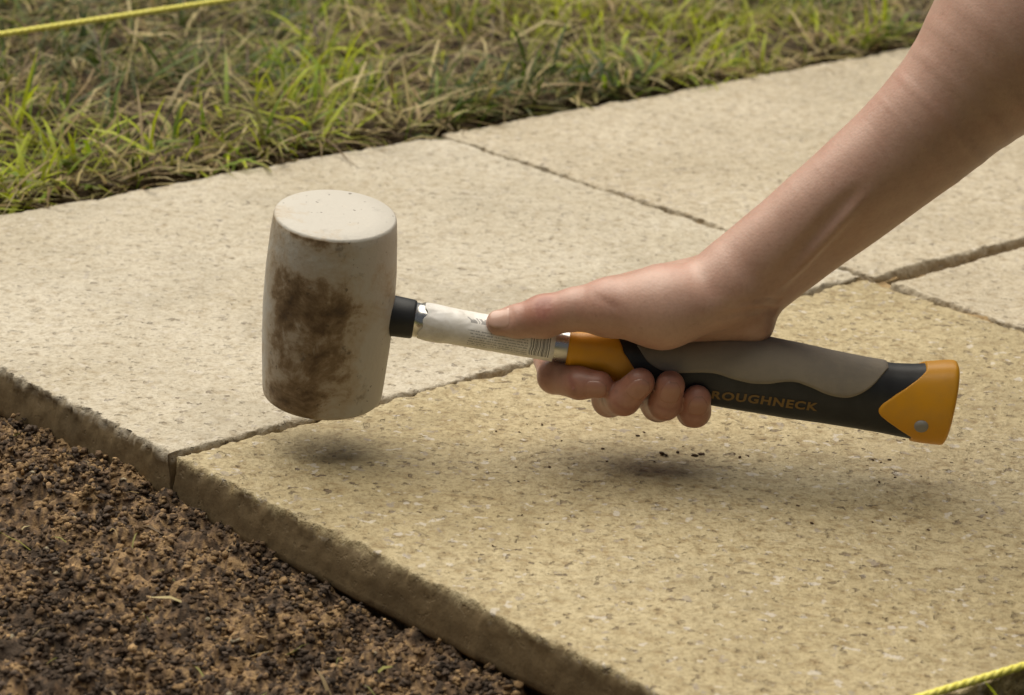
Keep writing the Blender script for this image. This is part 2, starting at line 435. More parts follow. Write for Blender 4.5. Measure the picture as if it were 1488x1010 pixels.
def lawn3_z(a, b, P):
    return -0.045 + 0.042 * sstep(1.09, 1.115, a - 0.02 * (fbm(P, 20, 3, seed=52) - 0.4)) + 0.014 * (fbm(P, 40, 3, seed=55) - 0.5)
tag(height_field('lawn', 1.088, 2.0, -0.43, 0.40, 0.008, lawn3_z, mat_earth), kind='structure')

PAL = np.array([[0.10, 0.17, 0.010], [0.20, 0.29, 0.013], [0.43, 0.49, 0.022], [0.05, 0.085, 0.010], [0.27, 0.26, 0.06],
                [0.54, 0.45, 0.22], [0.36, 0.265, 0.13], [0.15, 0.10, 0.05]])
def blades(name, n, a_rng, b_rng, zf, dead, label, length=(0.022, 0.055), edge=None, seg=5, seed=0):
    rg = np.random.default_rng(seed + 100)
    a = a_rng[0] + rg.random(n) * (a_rng[1] - a_rng[0]); b = b_rng[0] + rg.random(n) * (b_rng[1] - b_rng[0])
    xy = ORG + a[:, None] * D2 + b[:, None] * D1
    P = np.concatenate([xy, np.zeros((n, 1))], -1)
    clump = fbm(P, 16, 3, seed=21); green = fbm(P, 5.5, 3, seed=25)
    keep = rg.random(n) < np.clip((clump - 0.36) * 3.4 if not dead else 0.9 - (clump - 0.5) * 1.2, 0.06, 1)
    P = P[keep]; a, b = a[keep], b[keep]; clump, green = clump[keep], green[keep]; n = len(P)
    P[:, 2] = zf(a, b, P) - 0.003
    L = length[0] + (length[1] - length[0]) * rg.random(n) ** 1.6
    tuft = vnoise(P, 30, 41)
    phi = rg.random(n) * 6.283 * 0.75 + vnoise(P, 20, 44) * 9
    lean0 = (0.30 + 1.15 * rg.random(n)) if not dead else (0.9 + 0.6 * rg.random(n))
    curl = (0.3 + 1.4 * rg.random(n)) if not dead else (0.2 + 0.9 * rg.random(n))
    w = (0.0006 + 0.0019 * rg.random(n) ** 2.0) * (1.0 if not dead else 0.8)
    dirs = np.stack([np.cos(phi), np.sin(phi)], -1); side = np.stack([-np.sin(phi), np.cos(phi), np.zeros(n)], -1)
    tw = (rg.random(n) - 0.5) * 1.2; side[:, 2] = tw; side /= np.linalg.norm(side, axis=1)[:, None]
    pos = P.copy(); V = np.zeros((n, seg + 1, 2, 3))
    wob = (rg.random((n, seg + 1)) - 0.5) * (0.25 if not dead else 0.8)
    for k in range(seg + 1):
        t = k / seg
        ww = w * (1 - t ** 2.2) * (0.7 + 0.3 * np.sin(min(t * 3.0, 1.57)))
        V[:, k, 0] = pos - side * ww[:, None]; V[:, k, 1] = pos + side * ww[:, None]
        th = np.minimum(lean0 + curl * t + wob[:, k], 2.0)
        dl = L / seg
        step = np.concatenate([dirs * np.sin(th)[:, None], np.cos(th)[:, None]], -1)
        pos = pos + step * dl[:, None]
        pos[:, 2] = np.maximum(pos[:, 2], P[:, 2] + 0.002)
    g = np.clip((green - 0.5) * 4.0 + 0.44 + (rg.random(n) - 0.5) * 0.9, 0, 1)
    col = np.zeros((n, 3))
    if dead:
        i = rg.choice([4, 5, 6, 7], n, p=[0.22, 0.28, 0.30, 0.20])
    else:
        i = np.where(g > 0.72, 2, np.where(g > 0.45, 1, np.where(g > 0.25, 0, 3)))
        sw = rg.random(n) < 0.16; i[sw] = 4
        sw = rg.random(n) < 0.08; i[sw] = 5
    col = PAL[i] * (0.65 + 0.7 * rg.random((n, 1)))
    tgrad = np.linspace(0, 1, seg + 1)
    C = col[:, None, None, :] * np.ones((1, seg + 1, 2, 1))
    if not dead:   # pale stem at the base, straw tips on some
        C = C * (1 - 0.0 * tgrad[None, :, None, None])
        tip = (rg.random(n) < 0.3)[:, None, None, None] * (tgrad ** 4)[None, :, None, None]
        C = C * (1 - tip) + PAL[5] * tip
    f = grid_faces(seg + 1, 2)
    Fc = (f[None] + (np.arange(n) * (seg + 1) * 2)[:, None, None]).reshape(-1, 4)
    o = mesh_obj(name, V.reshape(-1, 3), Fc, mat_grass, col=C.reshape(-1, 3))
    tag(o, label, 'grass', kind='stuff'); return o
blades('dead_grass', 34000, (-0.35, 1.6), (B_EDGE + 0.004, 1.55), lawn_z, True, 'matted straw-brown dead grass lying in the lawn', length=(0.025, 0.085), seed=1, seg=4)
blades('grass', 58000, (-0.35, 1.6), (B_EDGE + 0.006, 1.55), lawn_z, False, 'green and yellow-green lawn grass beyond the slabs', length=(0.02, 0.07), seed=2)
blades('dead_grass', 260, (-0.34, -0.01), (-0.45, 0.26), lambda a, b, P: soil_z(a, b, P) + 0.004, True, 'bits of dry straw and root lying on the soil', length=(0.006, 0.022), seed=9, seg=3)
blades('dead_grass', 2600, (-0.30, 1.5), (B_EDGE + 0.002, B_EDGE + 0.035), lawn_z, True, 'dry straw and roots hanging over the cut turf edge', length=(0.02, 0.06), seed=5, seg=4)
blades('grass', 2200, (-0.30, 1.5), (B_EDGE + 0.004, B_EDGE + 0.04), lawn_z, False, 'green blades spilling over the cut turf edge', length=(0.02, 0.055), seed=6)
blades('grass', 9000, (1.10, 1.8), (-0.42, 0.42), lawn3_z, False, 'green grass past the far end of the laid slabs', seed=8, seg=4)
blades('grass', 5000, (0.05, 0.6), (-0.75, -0.450), lawn2_z, False, 'green grass tufts beside the near edge of the tan slab', length=(0.015, 0.04), seed=3)

# ------------------------------------------------------------------ string lines
def string_line(p0, p1, r, label):
    p0, p1 = np.array(p0), np.array(p1); d = p1 - p0; L = np.linalg.norm(d); d = d / L
    s = np.cross(d, [0, 0, 1]); s /= np.linalg.norm(s); u = np.cross(s, d)
    n = int(L / 0.0022); m = 7; V = []; F = []
    t = np.linspace(0, L, n)
    for k in range(3):
        ph = t / (r * 9.0) * 2 * math.pi + k * 2.0944
        c = p0 + t[:, None] * d + (np.cos(ph)[:, None] * s + np.sin(ph)[:, None] * u) * r * 0.28
        an = np.arange(m) / m * 2 * math.pi
        ring = c[:, None] + (np.cos(an)[None, :, None] * s + np.sin(an)[None, :, None] * u) * r * 0.74
        F.append(grid_faces(n, m, True) + len(V) * n * m); V.append(ring.reshape(-1, 3))
    M = Mat('yellow_twine', 0.6, 0.4)
    v = M.coord('Object')
    M.color(M.ramp(M.noise(v, 500, 2), [(0.3, (0.82, 0.74, 0.10)), (0.7, (0.92, 0.86, 0.24))]))
    o = mesh_obj('string_line', np.concatenate(V), np.concatenate(F), M.m)
    return tag(o, label, 'string', 'yellow builder string lines')
def str_through(q0, q1, z, e0, e1):
    p0 = on_z(*q0, z); p1 = on_z(*q1, z); d = (p1 - p0) / np.linalg.norm(p1 - p0)
    return p0 - d * e0, p1 + d * e1
string_line(*str_through((0, 50), (330, 0), 0.052, 0.5, 0.9), 0.0022, 'taut yellow string stretched over the grass behind the slabs')
string_line(*str_through((1340, 1012), (1488, 967), 0.006, 0.35, 0.8), 0.0019, 'taut yellow string along the near edge of the tan slab')

# ------------------------------------------------------------------ mallet
mal_base = at(470, 590)
mallet = bpy.data.objects.new('mallet', None); scene.collection.objects.link(mallet); mallet.empty_display_size = 0.05
tag(mallet, 'dirty white rubber mallet with steel shaft and black, grey and orange grip', 'mallet')

def frame(axis, hint):
    axis = axis / np.linalg.norm(axis); s = hint - axis * (hint @ axis); s /= np.linalg.norm(s); return axis, s, np.cross(axis, s)
# head
h_top, h_bot = at(487.5, 311, -0.008), at(468, 572, 0.006)
AX, SX, TX = frame(h_top - h_bot, np.array([1.0, 0, 0]))
HL = np.linalg.norm(h_top - h_bot)
prof = [(0.0, 0.0), (0.0, 0.55), (0.0, 0.86), (0.003, 0.925), (0.010, 0.957), (0.03, 0.972), (0.12, 0.993), (0.3, 1.03), (0.5, 1.05), (0.7, 1.04), (0.88, 1.005), (0.95, 0.985), (0.983, 0.973), (0.9945, 0.958), (1.0, 0.93), (1.0, 0.6), (1.0, 0.0)]
R0 = 92 * PX
nth = 96; V = []
for f, r in prof:
    for k in range(nth):
        an = 2 * math.pi * k / nth
        rr = max(r, 1e-4) * R0
        V.append(h_bot + AX * HL * f + (SX * math.cos(an) + TX * math.sin(an)) * rr)
def head_material():
    M = Mat('dirty_white_rubber', 0.55, 0.35)
    at_ = M.n('ShaderNodeVertexColor'); at_.layer_name = 'tint'
    v = M.coord('Object')
    sep = M.n('ShaderNodeSeparateColor'); M.l(at_.outputs[0], sep.inputs[0])
    reach = sep.outputs[0]      # how worn/handled that side of the barrel is
    n1 = M.noise(v, 34, 6, 0.68, 0.6); n2 = M.noise(v, 120, 5, 0.7); n3 = M.noise(v, 15, 3, 0.5)
    m = M.math('ADD', M.math('MULTIPLY', n1, 0.75), M.math('ADD', M.math('MULTIPLY', n2, 0.30), M.math('MULTIPLY', n3, 0.45)))
    m = M.math('ADD', M.math('MULTIPLY', M.math('SUBTRACT', m, 0.75), 3.0), M.math('MULTIPLY', M.math('SUBTRACT', reach, 0.38), 0.85))
    c = M.ramp(m, [(0.0, (0.54, 0.51, 0.45)), (0.15, (0.52, 0.47, 0.39)), (0.38, (0.47, 0.39, 0.29)), (0.60, (0.27, 0.19, 0.11)), (0.85, (0.14, 0.09, 0.048)), (1.0, (0.085, 0.058, 0.036))])
    sm = M.gray(M.noise(v, 75, 5, 0.72), 0.60, 0.68)
    c = M.mix(M.math('MULTIPLY', sm, M.math('ADD', M.math('MULTIPLY', reach, 0.6), 0.10)), c, (0.10, 0.08, 0.065))
    spk = M.gray(M.noise(v, 260, 2, 0.5), 0.70, 0.73)
    c = M.mix(M.math('MULTIPLY', spk, 0.6), c, (0.07, 0.05, 0.035))
    scr = M.gray(M.noise(M.coord('Object', (1.0, 1.0, 0.18)), 190, 4, 0.6), 0.63, 0.70)
    c = M.mix(M.math('MULTIPLY', scr, 0.3), c, (0.60, 0.55, 0.46))
    M.color(c)
    M.normal(M.bump(M.math('ADD', n2, M.noise(v, 300, 3)), 0.35, 0.0008))
    return M.m
V = np.array(V)
an = np.tile(np.arange(nth) / nth * 2 * math.pi, len(prof)); ff = np.repeat([p[0] for p in prof], nth); rrr = np.repeat([p[1] for p in prof], nth)
# TX points away from or towards camera: find the camera-facing angle
dirs = np.cos(an)[:, None] * SX + np.sin(an)[:, None] * TX
facing = -dirs[:, 1]; side = dirs[:, 0]
reach = 0.20 + 0.80 * sstep(-0.35, 0.35, facing) * sstep(0.80, 0.30, side + 0.22 * (ff - 0.5)) * sstep(-1.02, -0.72, side)
reach *= np.where((ff > 0.99), 0.14, 1.0) * (1 - 0.45 * sstep(0.62, 0.86, ff) * sstep(0.985, 0.93, ff))
reach = np.where((ff >= 0.995), 0.12, reach)
mesh_obj('head', V, grid_faces(len(prof), nth, True), head_material(), mallet, col=np.stack([reach] * 3, -1))

# handle axis and cross sections traced along the handle: (x, y_top, y_bottom)
GRIP = [(836, 482, 530), (850, 482, 534), (880, 485, 543), (910, 490, 556), (940, 493, 566), (975, 494, 576), (1010, 492, 583), (1050, 490, 590),
        (1085, 490, 596), (1110, 492, 600), (1150, 500, 607), (1200, 511, 614), (1250, 521, 622), (1290, 527.5, 629), (1320, 528.5, 635), (1345, 527, 640), (1362, 525.5, 642), (1372, 525.5, 643)]
# sections are perpendicular to the handle (tilted ~9.5 deg from the vertical)
HA, HB = at(590, 462), at(1375, 586)
HAX, HUP, HDP = frame(HB - HA, np.array([0, 0, 1.0]))      # HDP = depth axis
if HDP[1] < 0: HDP = -HDP
def t_of(p): return (p - HA) @ HAX
def v_of(p): return (p - HA) @ HUP
SK = 0.16      # px shift along x per px of height, handle is tilted
sec = []
for x, yt, yb in GRIP:
    xm, ym = x, (yt + yb) / 2
    # rotate so the section is square to the handle
    sh = (yb - yt) / 2 * SK * 0.9
    pt, pb = at(xm + sh, yt), at(xm - sh, yb)
    c = (pt + pb) / 2
    sec.append((t_of(c), v_of(c), abs(v_of(pt) - v_of(pb)) / 2))
sec = np.array(sec); sec[:, 2] *= 0.965
def g_c(t): return np.interp(t, sec[:, 0], sec[:, 1])
def g_h(t): return np.interp(t, sec[:, 0], sec[:, 2])
def g_d(t):   # half depth: oval, flattened
    h = g_h(t); k = np.interp(t, [sec[0, 0], sec[4, 0], sec[8, 0], sec[-1, 0]], [1.0, 0.86, 0.80, 0.74]); return h * k
def gsurf(t, th, off=0.0):
    """th: 0 = up, pi/2 = towards camera, pi = down"""
    t = np.asarray(t, float); th = np.asarray(th, float)
    e = 0.88
    cv = np.sign(np.cos(th)) * np.abs(np.cos(th)) ** e; cd = np.sign(np.sin(th)) * np.abs(np.sin(th)) ** e
    return HA + t[..., None] * HAX + (g_c(t) + (g_h(t) + off) * cv)[..., None] * HUP - ((g_d(t) + off) * cd)[..., None] * HDP
T0, T1 = sec[0, 0], sec[-1, 0]

def plastic(name, color, rough=0.5, bumps=0.2, scale=250, dirt=0.25):
    M = Mat(name, rough, 0.45); v = M.coord('Object')
    d = M.noise(v, 40, 5, 0.65)
    M.color(M.mix(M.math('MULTIPLY', M.gray(d, 0.45, 0.75), dirt), color, tuple(0.4 * c + 0.08 for c in color)))
    M.normal(M.bump(M.noise(v, scale, 3), bumps, 0.0005)); return M.m
m_black = plastic('black_rubber', (0.016, 0.017, 0.019), 0.5, 0.25)
m_grey = plastic('grey_soft_grip', (0.30, 0.258, 0.20), 0.75, 0.5, 500, 0.8)
m_orange = plastic('orange_plastic', (0.78, 0.36, 0.012), 0.42, 0.12, 200, 0.3)
m_gold = plastic('gold_print', (0.22, 0.125, 0.028), 0.5, 0.1, 400, 0.35)

def steel_material():
    M = Mat('worn_steel', 0.28, 0.5, (0.62, 0.61, 0.58)); M.b.inputs['Metallic'].default_value = 1.0
    v = M.coord('Object'); n = M.noise(v, 60, 5, 0.7)
    M.l(M.ramp(n, [(0.35, (0.16, 0.16, 0.16)), (0.7, (0.5, 0.5, 0.5))]), M.b.inputs['Roughness'])
    M.normal(M.bump(M.noise(v, 120, 4), 0.2, 0.0006)); return M.m
m_steel = steel_material()

def lathe(name, t_r, mat, parent, cap=True, n=48, sq=1.0):
    V = []; cc = lambda t: np.interp(t, [0, T0], [v_c0, g_c(T0)])
    for t, r in t_r:
        for k in range(n):
            a = 2 * math.pi * k / n
            V.append(HA + t * HAX + (cc(t) + r * math.cos(a)) * HUP - r * sq * math.sin(a) * HDP)
    F = [tuple(f) for f in grid_faces(len(t_r), n, True)]
    if cap:
        F.append(tuple(range(n))); F.append(tuple(range(len(t_r) * n - 1, (len(t_r) - 1) * n - 1, -1)))
    return mesh_obj(name, V, F, mat, parent)
v_c0 = v_of(at(590, 462))
tc0, tc1 = t_of(at(566, 458)), t_of(at(603, 464))
rc = 30.5 * PX
col_o = lathe('collar', [(tc0 - 0.006, rc * 0.93), (tc0, rc), (tc1 - 0.0015, rc * 0.95), (tc1 - 0.0004, rc * 0.91), (tc1, rc * 0.80)], m_black, mallet)
rs0, rs1 = 25.5 * PX, 24.0 * PX
ts0, ts1 = tc1 - 0.002, T0 + 0.01
def srad(t): return np.interp(t, [ts0, ts1], [rs0, rs1])
shaft = lathe('shaft', [(t, srad(t)) for t in np.linspace(ts0, ts1, 24)], m_steel, mallet)
# paper label round the shaft, with crinkled end, bar code and lines of print
def sticker():
    nt, na = 120, 60; ta, tb = t_of(at(617, 466)), t_of(at(806, 497))
    tt = np.linspace(0, 1, nt); aa = np.linspace(math.radians(-70), math.radians(168), na)
    gt, ga = np.meshgrid(tt, aa, indexing='ij')
    P3 = np.stack([gt * 8, ga * 2, gt * 0], -1)
    t = ta + (tb - ta) * gt + 0.0022 * (vnoise(P3, 1.3, 3) - 0.5) * (1 - gt) * 3
    crk = np.clip(1 - gt * 5, 0, 1)
    r = srad(t) + 0.00045 + 0.0011 * crk * (fbm(P3, 1.6, 3, seed=6)) + 0.0003 * (fbm(P3, 2.2, 3, seed=8) - 0.3)
    cc = np.interp(t, [0, T0], [v_c0, g_c(T0)])
    V = HA + t[..., None] * HAX + (cc + r * np.cos(ga))[..., None] * HUP - (r * np.sin(ga))[..., None] * HDP
    ink = np.zeros(gt.shape)
    M = Mat('printed_paper_label', 0.45, 0.5)
    uvm = M.n('ShaderNodeUVMap'); sp = M.n('ShaderNodeSeparateXYZ'); M.l(uvm.outputs[0], sp.inputs[0])
    U, Vv = sp.outputs[0], sp.outputs[1]
    def band(x, lo, hi): return M.math('MULTIPLY', M.math('GREATER_THAN', x, lo), M.math('LESS_THAN', x, hi))
    mp = M.n('ShaderNodeMapping'); mp.inputs['Scale'].default_value = (120, 0.0, 0); M.l(uvm.outputs[0], mp.inputs[0])
    bars = M.math('GREATER_THAN', M.noise(mp.outputs[0], 1.0, 1), 0.50)
    bar = M.math('MULTIPLY', bars, M.math('MULTIPLY', band(U, 0.815, 0.965), band(Vv, 0.40, 0.82)))
    mp2 = M.n('ShaderNodeMapping'); mp2.inputs['Scale'].default_value = (110, 26, 0); M.l(uvm.outputs[0], mp2.inputs[0])
    lines = M.math('GREATER_THAN', M.math('FRACT', M.math('MULTIPLY', Vv, 26.0)), 0.5)
    txt = M.math('MULTIPLY', M.math('GREATER_THAN', M.noise(mp2.outputs[0], 1.0, 1), 0.46), lines)
    txt = M.math('MULTIPLY', txt, M.math('MULTIPLY', band(U, 0.36, 0.80), band(Vv, 0.58, 0.84)))
    mp3 = M.n('ShaderNodeMapping'); mp3.inputs['Scale'].default_value = (46, 9, 0); M.l(uvm.outputs[0], mp3.inputs[0])
    big = M.math('MULTIPLY', M.math('GREATER_THAN', M.noise(mp3.outputs[0], 1.0, 1), 0.52), M.math('MULTIPLY', band(U, 0.33, 0.72), band(Vv, 0.42, 0.50)))
    inkn = M.math('MAXIMUM', bar, M.math('MAXIMUM', M.math('MULTIPLY', txt, 0.6), M.math('MULTIPLY', big, 0.7)))
    v = M.coord('Object')
    base = M.ramp(M.noise(v, 90, 5, 0.7), [(0.42, (0.86, 0.84, 0.80)), (0.62, (0.72, 0.69, 0.63)), (0.8, (0.40, 0.36, 0.30))])
    M.color(M.mix(M.math('MULTIPLY', inkn, 0.85), base, (0.035, 0.035, 0.045)))
    o = mesh_obj('label_sticker', V.reshape(-1, 3), grid_faces(nt, na), M.m, shaft)
    uv = o.data.uv_layers.new(name='UVMap')
    vi = np.zeros(len(o.data.loops), np.int32); o.data.loops.foreach_get('vertex_index', vi)
    uvs = np.stack([gt.ravel()[vi], ((ga - aa[0]) / (aa[-1] - aa[0])).ravel()[vi]], -1)
    uv.data.foreach_set('uv', uvs.astype(np.float32).ravel())
    o['label'] = 'dirty white paper label with bar code and fine print'
sticker()

# grip body
nt, na = 90, 56
tt = np.linspace(T0, T1, nt); aa = np.arange(na) / na * 2 * math.pi
gt, ga = np.meshgrid(tt, aa, indexing='ij')
GV = list(gsurf(gt, ga).reshape(-1, 3)); GF = [tuple(f) for f in grid_faces(nt, na, True)]
GF += [tuple(range(na)), tuple(range(nt * na - 1, (nt - 1) * na - 1, -1))]
grip = mesh_obj('grip', GV, GF, m_black, mallet)

def px_tv(pts):
    """photo points on the handle's near side -> (t, fraction of half height)"""
    out = []
    for x, y in pts:
        p = at(x, y, -0.012); t = t_of(p); out.append((t, np.clip((v_of(p) - g_c(t)) / g_h(t), -1, 1)))
    return np.array(out)
def th_of(fr): return np.arccos(np.clip(np.sign(fr) * np.abs(fr) ** (1 / 0.88), -1, 1))
def patch(name, T, TH_, off, mat, parent, thick=True):
    """T, TH_: (n,m) parameter grids -> raised patch whose rim dips under the grip surface"""
    n, m = T.shape
    i = np.minimum(np.arange(n), np.arange(n)[::-1])[:, None]; j = np.minimum(np.arange(m), np.arange(m)[::-1])[None, :]
    k = np.minimum(i, j)
    o_ = np.where(k == 0, -0.0008, np.where(k == 1, off * 0.7, off))
    return mesh_obj(name, gsurf(T, TH_, o_).reshape(-1, 3), grid_faces(n, m), mat, parent)
# grey pad: lower wavy edge on the near side, mirrored over the top
low = px_tv([(925, 505), (940, 528), (960, 540), (985, 543), (1020, 541), (1040, 542), (1060, 549), (1090, 557), (1115, 557), (1140, 553), (1158, 554), (1180, 563), (1200, 573), (1218, 578), (1235, 578), (1253, 571), (1270, 560), (1285, 545), (1297, 533)])
ts = np.linspace(low[0, 0], low[-1, 0], 110); fr = np.interp(ts, low[:, 0], low[:, 1])
ker = np.hanning(9); ker /= ker.sum(); fr = np.convolve(np.pad(fr, 4, 'edge'), ker, 'valid')
thl = th_of(fr); s = np.linspace(1, -1, 60)
patch('grip_pad', np.repeat(ts[:, None], 60, 1), thl[:, None] * s[None, :], 0.0009, m_grey, grip)
# orange band at the front of the grip: boundary runs diagonally
bnd = px_tv([(893, 487), (900, 500), (908, 515), (922, 535), (940, 556), (945, 566)])
th_b = th_of(bnd[:, 1]); ths = np.linspace(0.0001, 2 * math.pi, 97)
thf = np.where(ths > math.pi, 2 * math.pi - ths, ths)
o_ = np.argsort(th_b); tb_ = np.interp(thf, th_b[o_], bnd[o_, 0])
uu = np.linspace(0, 1, 30)
Tg = (T0 - 0.004) + (tb_[None, :] - T0 + 0.004) * uu[:, None]
def closed_patch(name, T, TH_, off, mat, parent, cap_end=None):
    n, m = T.shape; m -= 1; T = T[:, :m]; TH_ = TH_[:, :m]
    o_ = np.full((n, m), off); o_[0] = -0.0008 if cap_end != 'start' else off * 0.4
    if cap_end != 'end': o_[-1] = -0.0008; o_[-2] = off * 0.7
    V = gsurf(T, TH_, o_).reshape(-1, 3); F = [tuple(f) for f in grid_faces(n, m, True)]
    if cap_end == 'end': F.append(tuple(range(n * m - 1, (n - 1) * m - 1, -1)))
    if cap_end == 'start': F.append(tuple(range(m)))
    return mesh_obj(name, V, F, mat, parent)
closed_patch('grip_band', Tg, np.repeat(ths[None, :], 30, 0), 0.0008, m_orange, mallet, 'start')
# orange end cap with a pointed tongue
bnd = px_tv([(1352, 525), (1347, 545), (1325, 558), (1300, 572), (1280, 585), (1274, 593), (1276, 601), (1290, 612), (1310, 626), (1325, 636)])
fr_s = np.concatenate([[1.0], bnd[:, 1], [-1.0]]); t_s = np.concatenate([[bnd[0, 0]], bnd[:, 0], [bnd[-1, 0]]])
fthf = np.cos(thf); fthf = np.sign(fthf) * np.abs(fthf) ** 0.88
o_ = np.argsort(fr_s); tb_ = np.interp(fthf, fr_s[o_], t_s[o_])
uu = np.linspace(0, 1, 34); TE = T1 + 0.0012
Tg = tb_[None, :] + (TE - tb_[None, :]) * uu[:, None]
n34 = np.repeat(ths[None, :], 34, 0)
m97 = Tg.shape[1] - 1
o_ = np.full((34, m97), 0.0010); o_[0] = -0.0008; o_[1] = 0.0007
V1 = gsurf(Tg[:, :m97], n34[:, :m97], o_)
ext = []
for dt, do in ((0.0012, 0.0006), (0.0022, -0.0010), (0.0026, -0.0040)):
    ext.append(gsurf(np.full(m97, TE), ths[:m97], do) + HAX * dt)
V1 = np.concatenate([V1, np.array(ext)], 0)
F1 = [tuple(f) for f in grid_faces(V1.shape[0], m97, True)]
F1.append(tuple(range(V1.shape[0] * m97 - 1, (V1.shape[0] - 1) * m97 - 1, -1)))
cap_o = mesh_obj('end_cap', V1.reshape(-1, 3), F1, m_orange, mallet)
# rivet
rv = px_tv([(1338, 616)])[0]; rp = gsurf(np.array(rv[0]), th_of(np.array(rv[1])), 0.0010)
rp2 = gsurf(np.array(rv[0]), th_of(np.array(rv[1])), 0.01); rn = (rp2 - rp) / np.linalg.norm(rp2 - rp)
A_, B_, C_ = frame(rn, HAX); V = []
for rr, hh in ((0.0, 0.0013), (0.0022, 0.0011), (0.0034, 0.0006), (0.0038, -0.0006)):
    for k in range(20):
        q = 2 * math.pi * k / 20; V.append(rp + A_ * hh + (B_ * math.cos(q) + C_ * math.sin(q)) * max(rr, 1e-5))
mesh_obj('rivet', V, grid_faces(4, 20, True), plastic('dull_metal', (0.30, 0.29, 0.27), 0.45, 0.2), cap_o)
# lettering printed along the lower near side
def lettering():
    cu = bpy.data.curves.new('lettering', 'FONT'); cu.body = 'ROUGHNECK'; cu.size = 1.0; cu.offset = 0.035; cu.space_character = 1.15; cu.resolution_u = 3
    o = bpy.data.objects.new('tmp', cu); scene.collection.objects.link(o)
    dg = bpy.context.evaluated_depsgraph_get(); me = bpy.data.meshes.new_from_object(o.evaluated_get(dg))
    bm = bmesh.new(); bm.from_mesh(me); bmesh.ops.triangulate(bm, faces=bm.faces)
    bmesh.ops.subdivide_edges(bm, edges=[e for e in bm.edges if e.calc_length() > 0.3], cuts=2)
    bmesh.ops.triangulate(bm, faces=bm.faces)
    v = np.array([q.co[:] for q in bm.verts]); f = [tuple(x.index for x in fc.verts) for fc in bm.faces]; bm.free()
    bpy.data.objects.remove(o); bpy.data.meshes.remove(me)
    x = (v[:, 0] - v[:, 0].min()) / np.ptp(v[:, 0]); y = (v[:, 1] - v[:, 1].min()) / np.ptp(v[:, 1])
    P = px_tv([(1033, 578), (1187, 595.5), (1033, 565), (1187, 582.5)])
    t = P[0, 0] + (P[1, 0] - P[0, 0]) * x
    fl = np.interp(x, [0, 1], [P[0, 1], P[1, 1]]); fh = np.interp(x, [0, 1], [P[2, 1], P[3, 1]])
    fr_ = fl + (fh - fl) * y
    V = gsurf(t, th_of(fr_), 0.0004)
    mesh_obj('lettering', V, f, m_gold, grip, smooth=False)['label'] = 'worn gold capital letters along the black grip'
lettering()

# ------------------------------------------------------------------ person: forearm and hand gripping the handle (one implicit surface)
mm = 0.001
def cap(p, a, b, r1, r2):
    a = np.asarray(a); ba = np.asarray(b) - a; pa = p - a
    h = np.clip(pa @ ba / (ba @ ba), 0, 1)
    return np.linalg.norm(pa - h[:, None] * ba, axis=1) - (r1 + (r2 - r1) * h)
def smin(a, b, k):
    h = np.clip(k - np.abs(a - b), 0, None) / k; return np.minimum(a, b) - h * h * k * 0.25
def K(x, y, d): return at(x, y, d * mm)
FING = dict(
    index=[(884, 436, 26, 10.5), (803, 520, 25, 9.6), (806, 547, 3, 8.6), (842, 557, -11, 8.0), (871, 559, -15, 7.0)],
    middle=[(918, 436, 29, 10.8), (882, 545, 27, 9.8), (886, 580, 4, 9.0), (906, 579, -16, 8.6), (930, 556, -21, 7.6)],
    ring=[(955, 445, 31, 10.8), (940, 562, 27, 9.6), (957, 588, 4, 8.6), (966, 586, -15, 8.4), (974, 560, -20, 7.6)],
    little=[(1003, 458, 29, 10.2), (996, 572, 24, 8.6), (1006, 598, 3, 7.8), (1010, 598, -12, 7.9), (1013, 580, -16.5, 7.4)])
def finger_sdf(p, name):
    pts = FING[name]; d = None
    for (x0, y0, d0, r0), (x1, y1, d1, r1) in zip(pts[:-1], pts[1:]):
        c = cap(p, K(x0, y0, d0), K(x1, y1, d1), r0 * mm, r1 * mm)
        d = c if d is None else smin(d, c, 2.5 * mm)
    return d
ARM = [  # centre x,y, depth, radius mm
    (1084, 404, 4, 21.0), (1128, 368, 5, 20.5), (1207, 305, 8, 23.0), (1322, 213, 13, 26.0), (1409, 127, 18, 32.0), (1500, 30, 24, 38.0)]
ARM_UP = np.array([0.10, 0.045, 0.18])      # part of the upper arm, up into the sleeve
def arm_sdf(p):
    A_ = np.array(ARM); u = np.concatenate([[0], np.cumsum(np.linalg.norm(np.diff(A_[:, :2], axis=0), axis=1))])
    uu = np.linspace(0, u[-1], 13); ker = np.array([0.25, 0.5, 0.25])
    C = np.stack([np.interp(uu, u, A_[:, k]) for k in range(4)], -1)
    for _ in range(2):
        C[1:-1] = 0.25 * C[:-2] + 0.5 * C[1:-1] + 0.25 * C[2:]
    strands = []
    for ox, oy, od, k in ((-9, -11, -7, 0.93), (9, 11, 8, 0.93)):
        d = None
        for q0, q1 in zip(C[:-1], C[1:]):
            c = cap(p, K(q0[0] + ox, q0[1] + oy, q0[2] + od), K(q1[0] + ox, q1[1] + oy, q1[2] + od), q0[3] * k * mm, q1[3] * k * mm)
            d = c if d is None else np.minimum(d, c)
        strands.append(d)
    d = smin(strands[0], strands[1], 12 * mm)
    el = K(1500, 30, 24); ua = el + ARM_UP
    d = smin(d, cap(p, el, ua, 0.040, 0.046), 0.03)
    return d
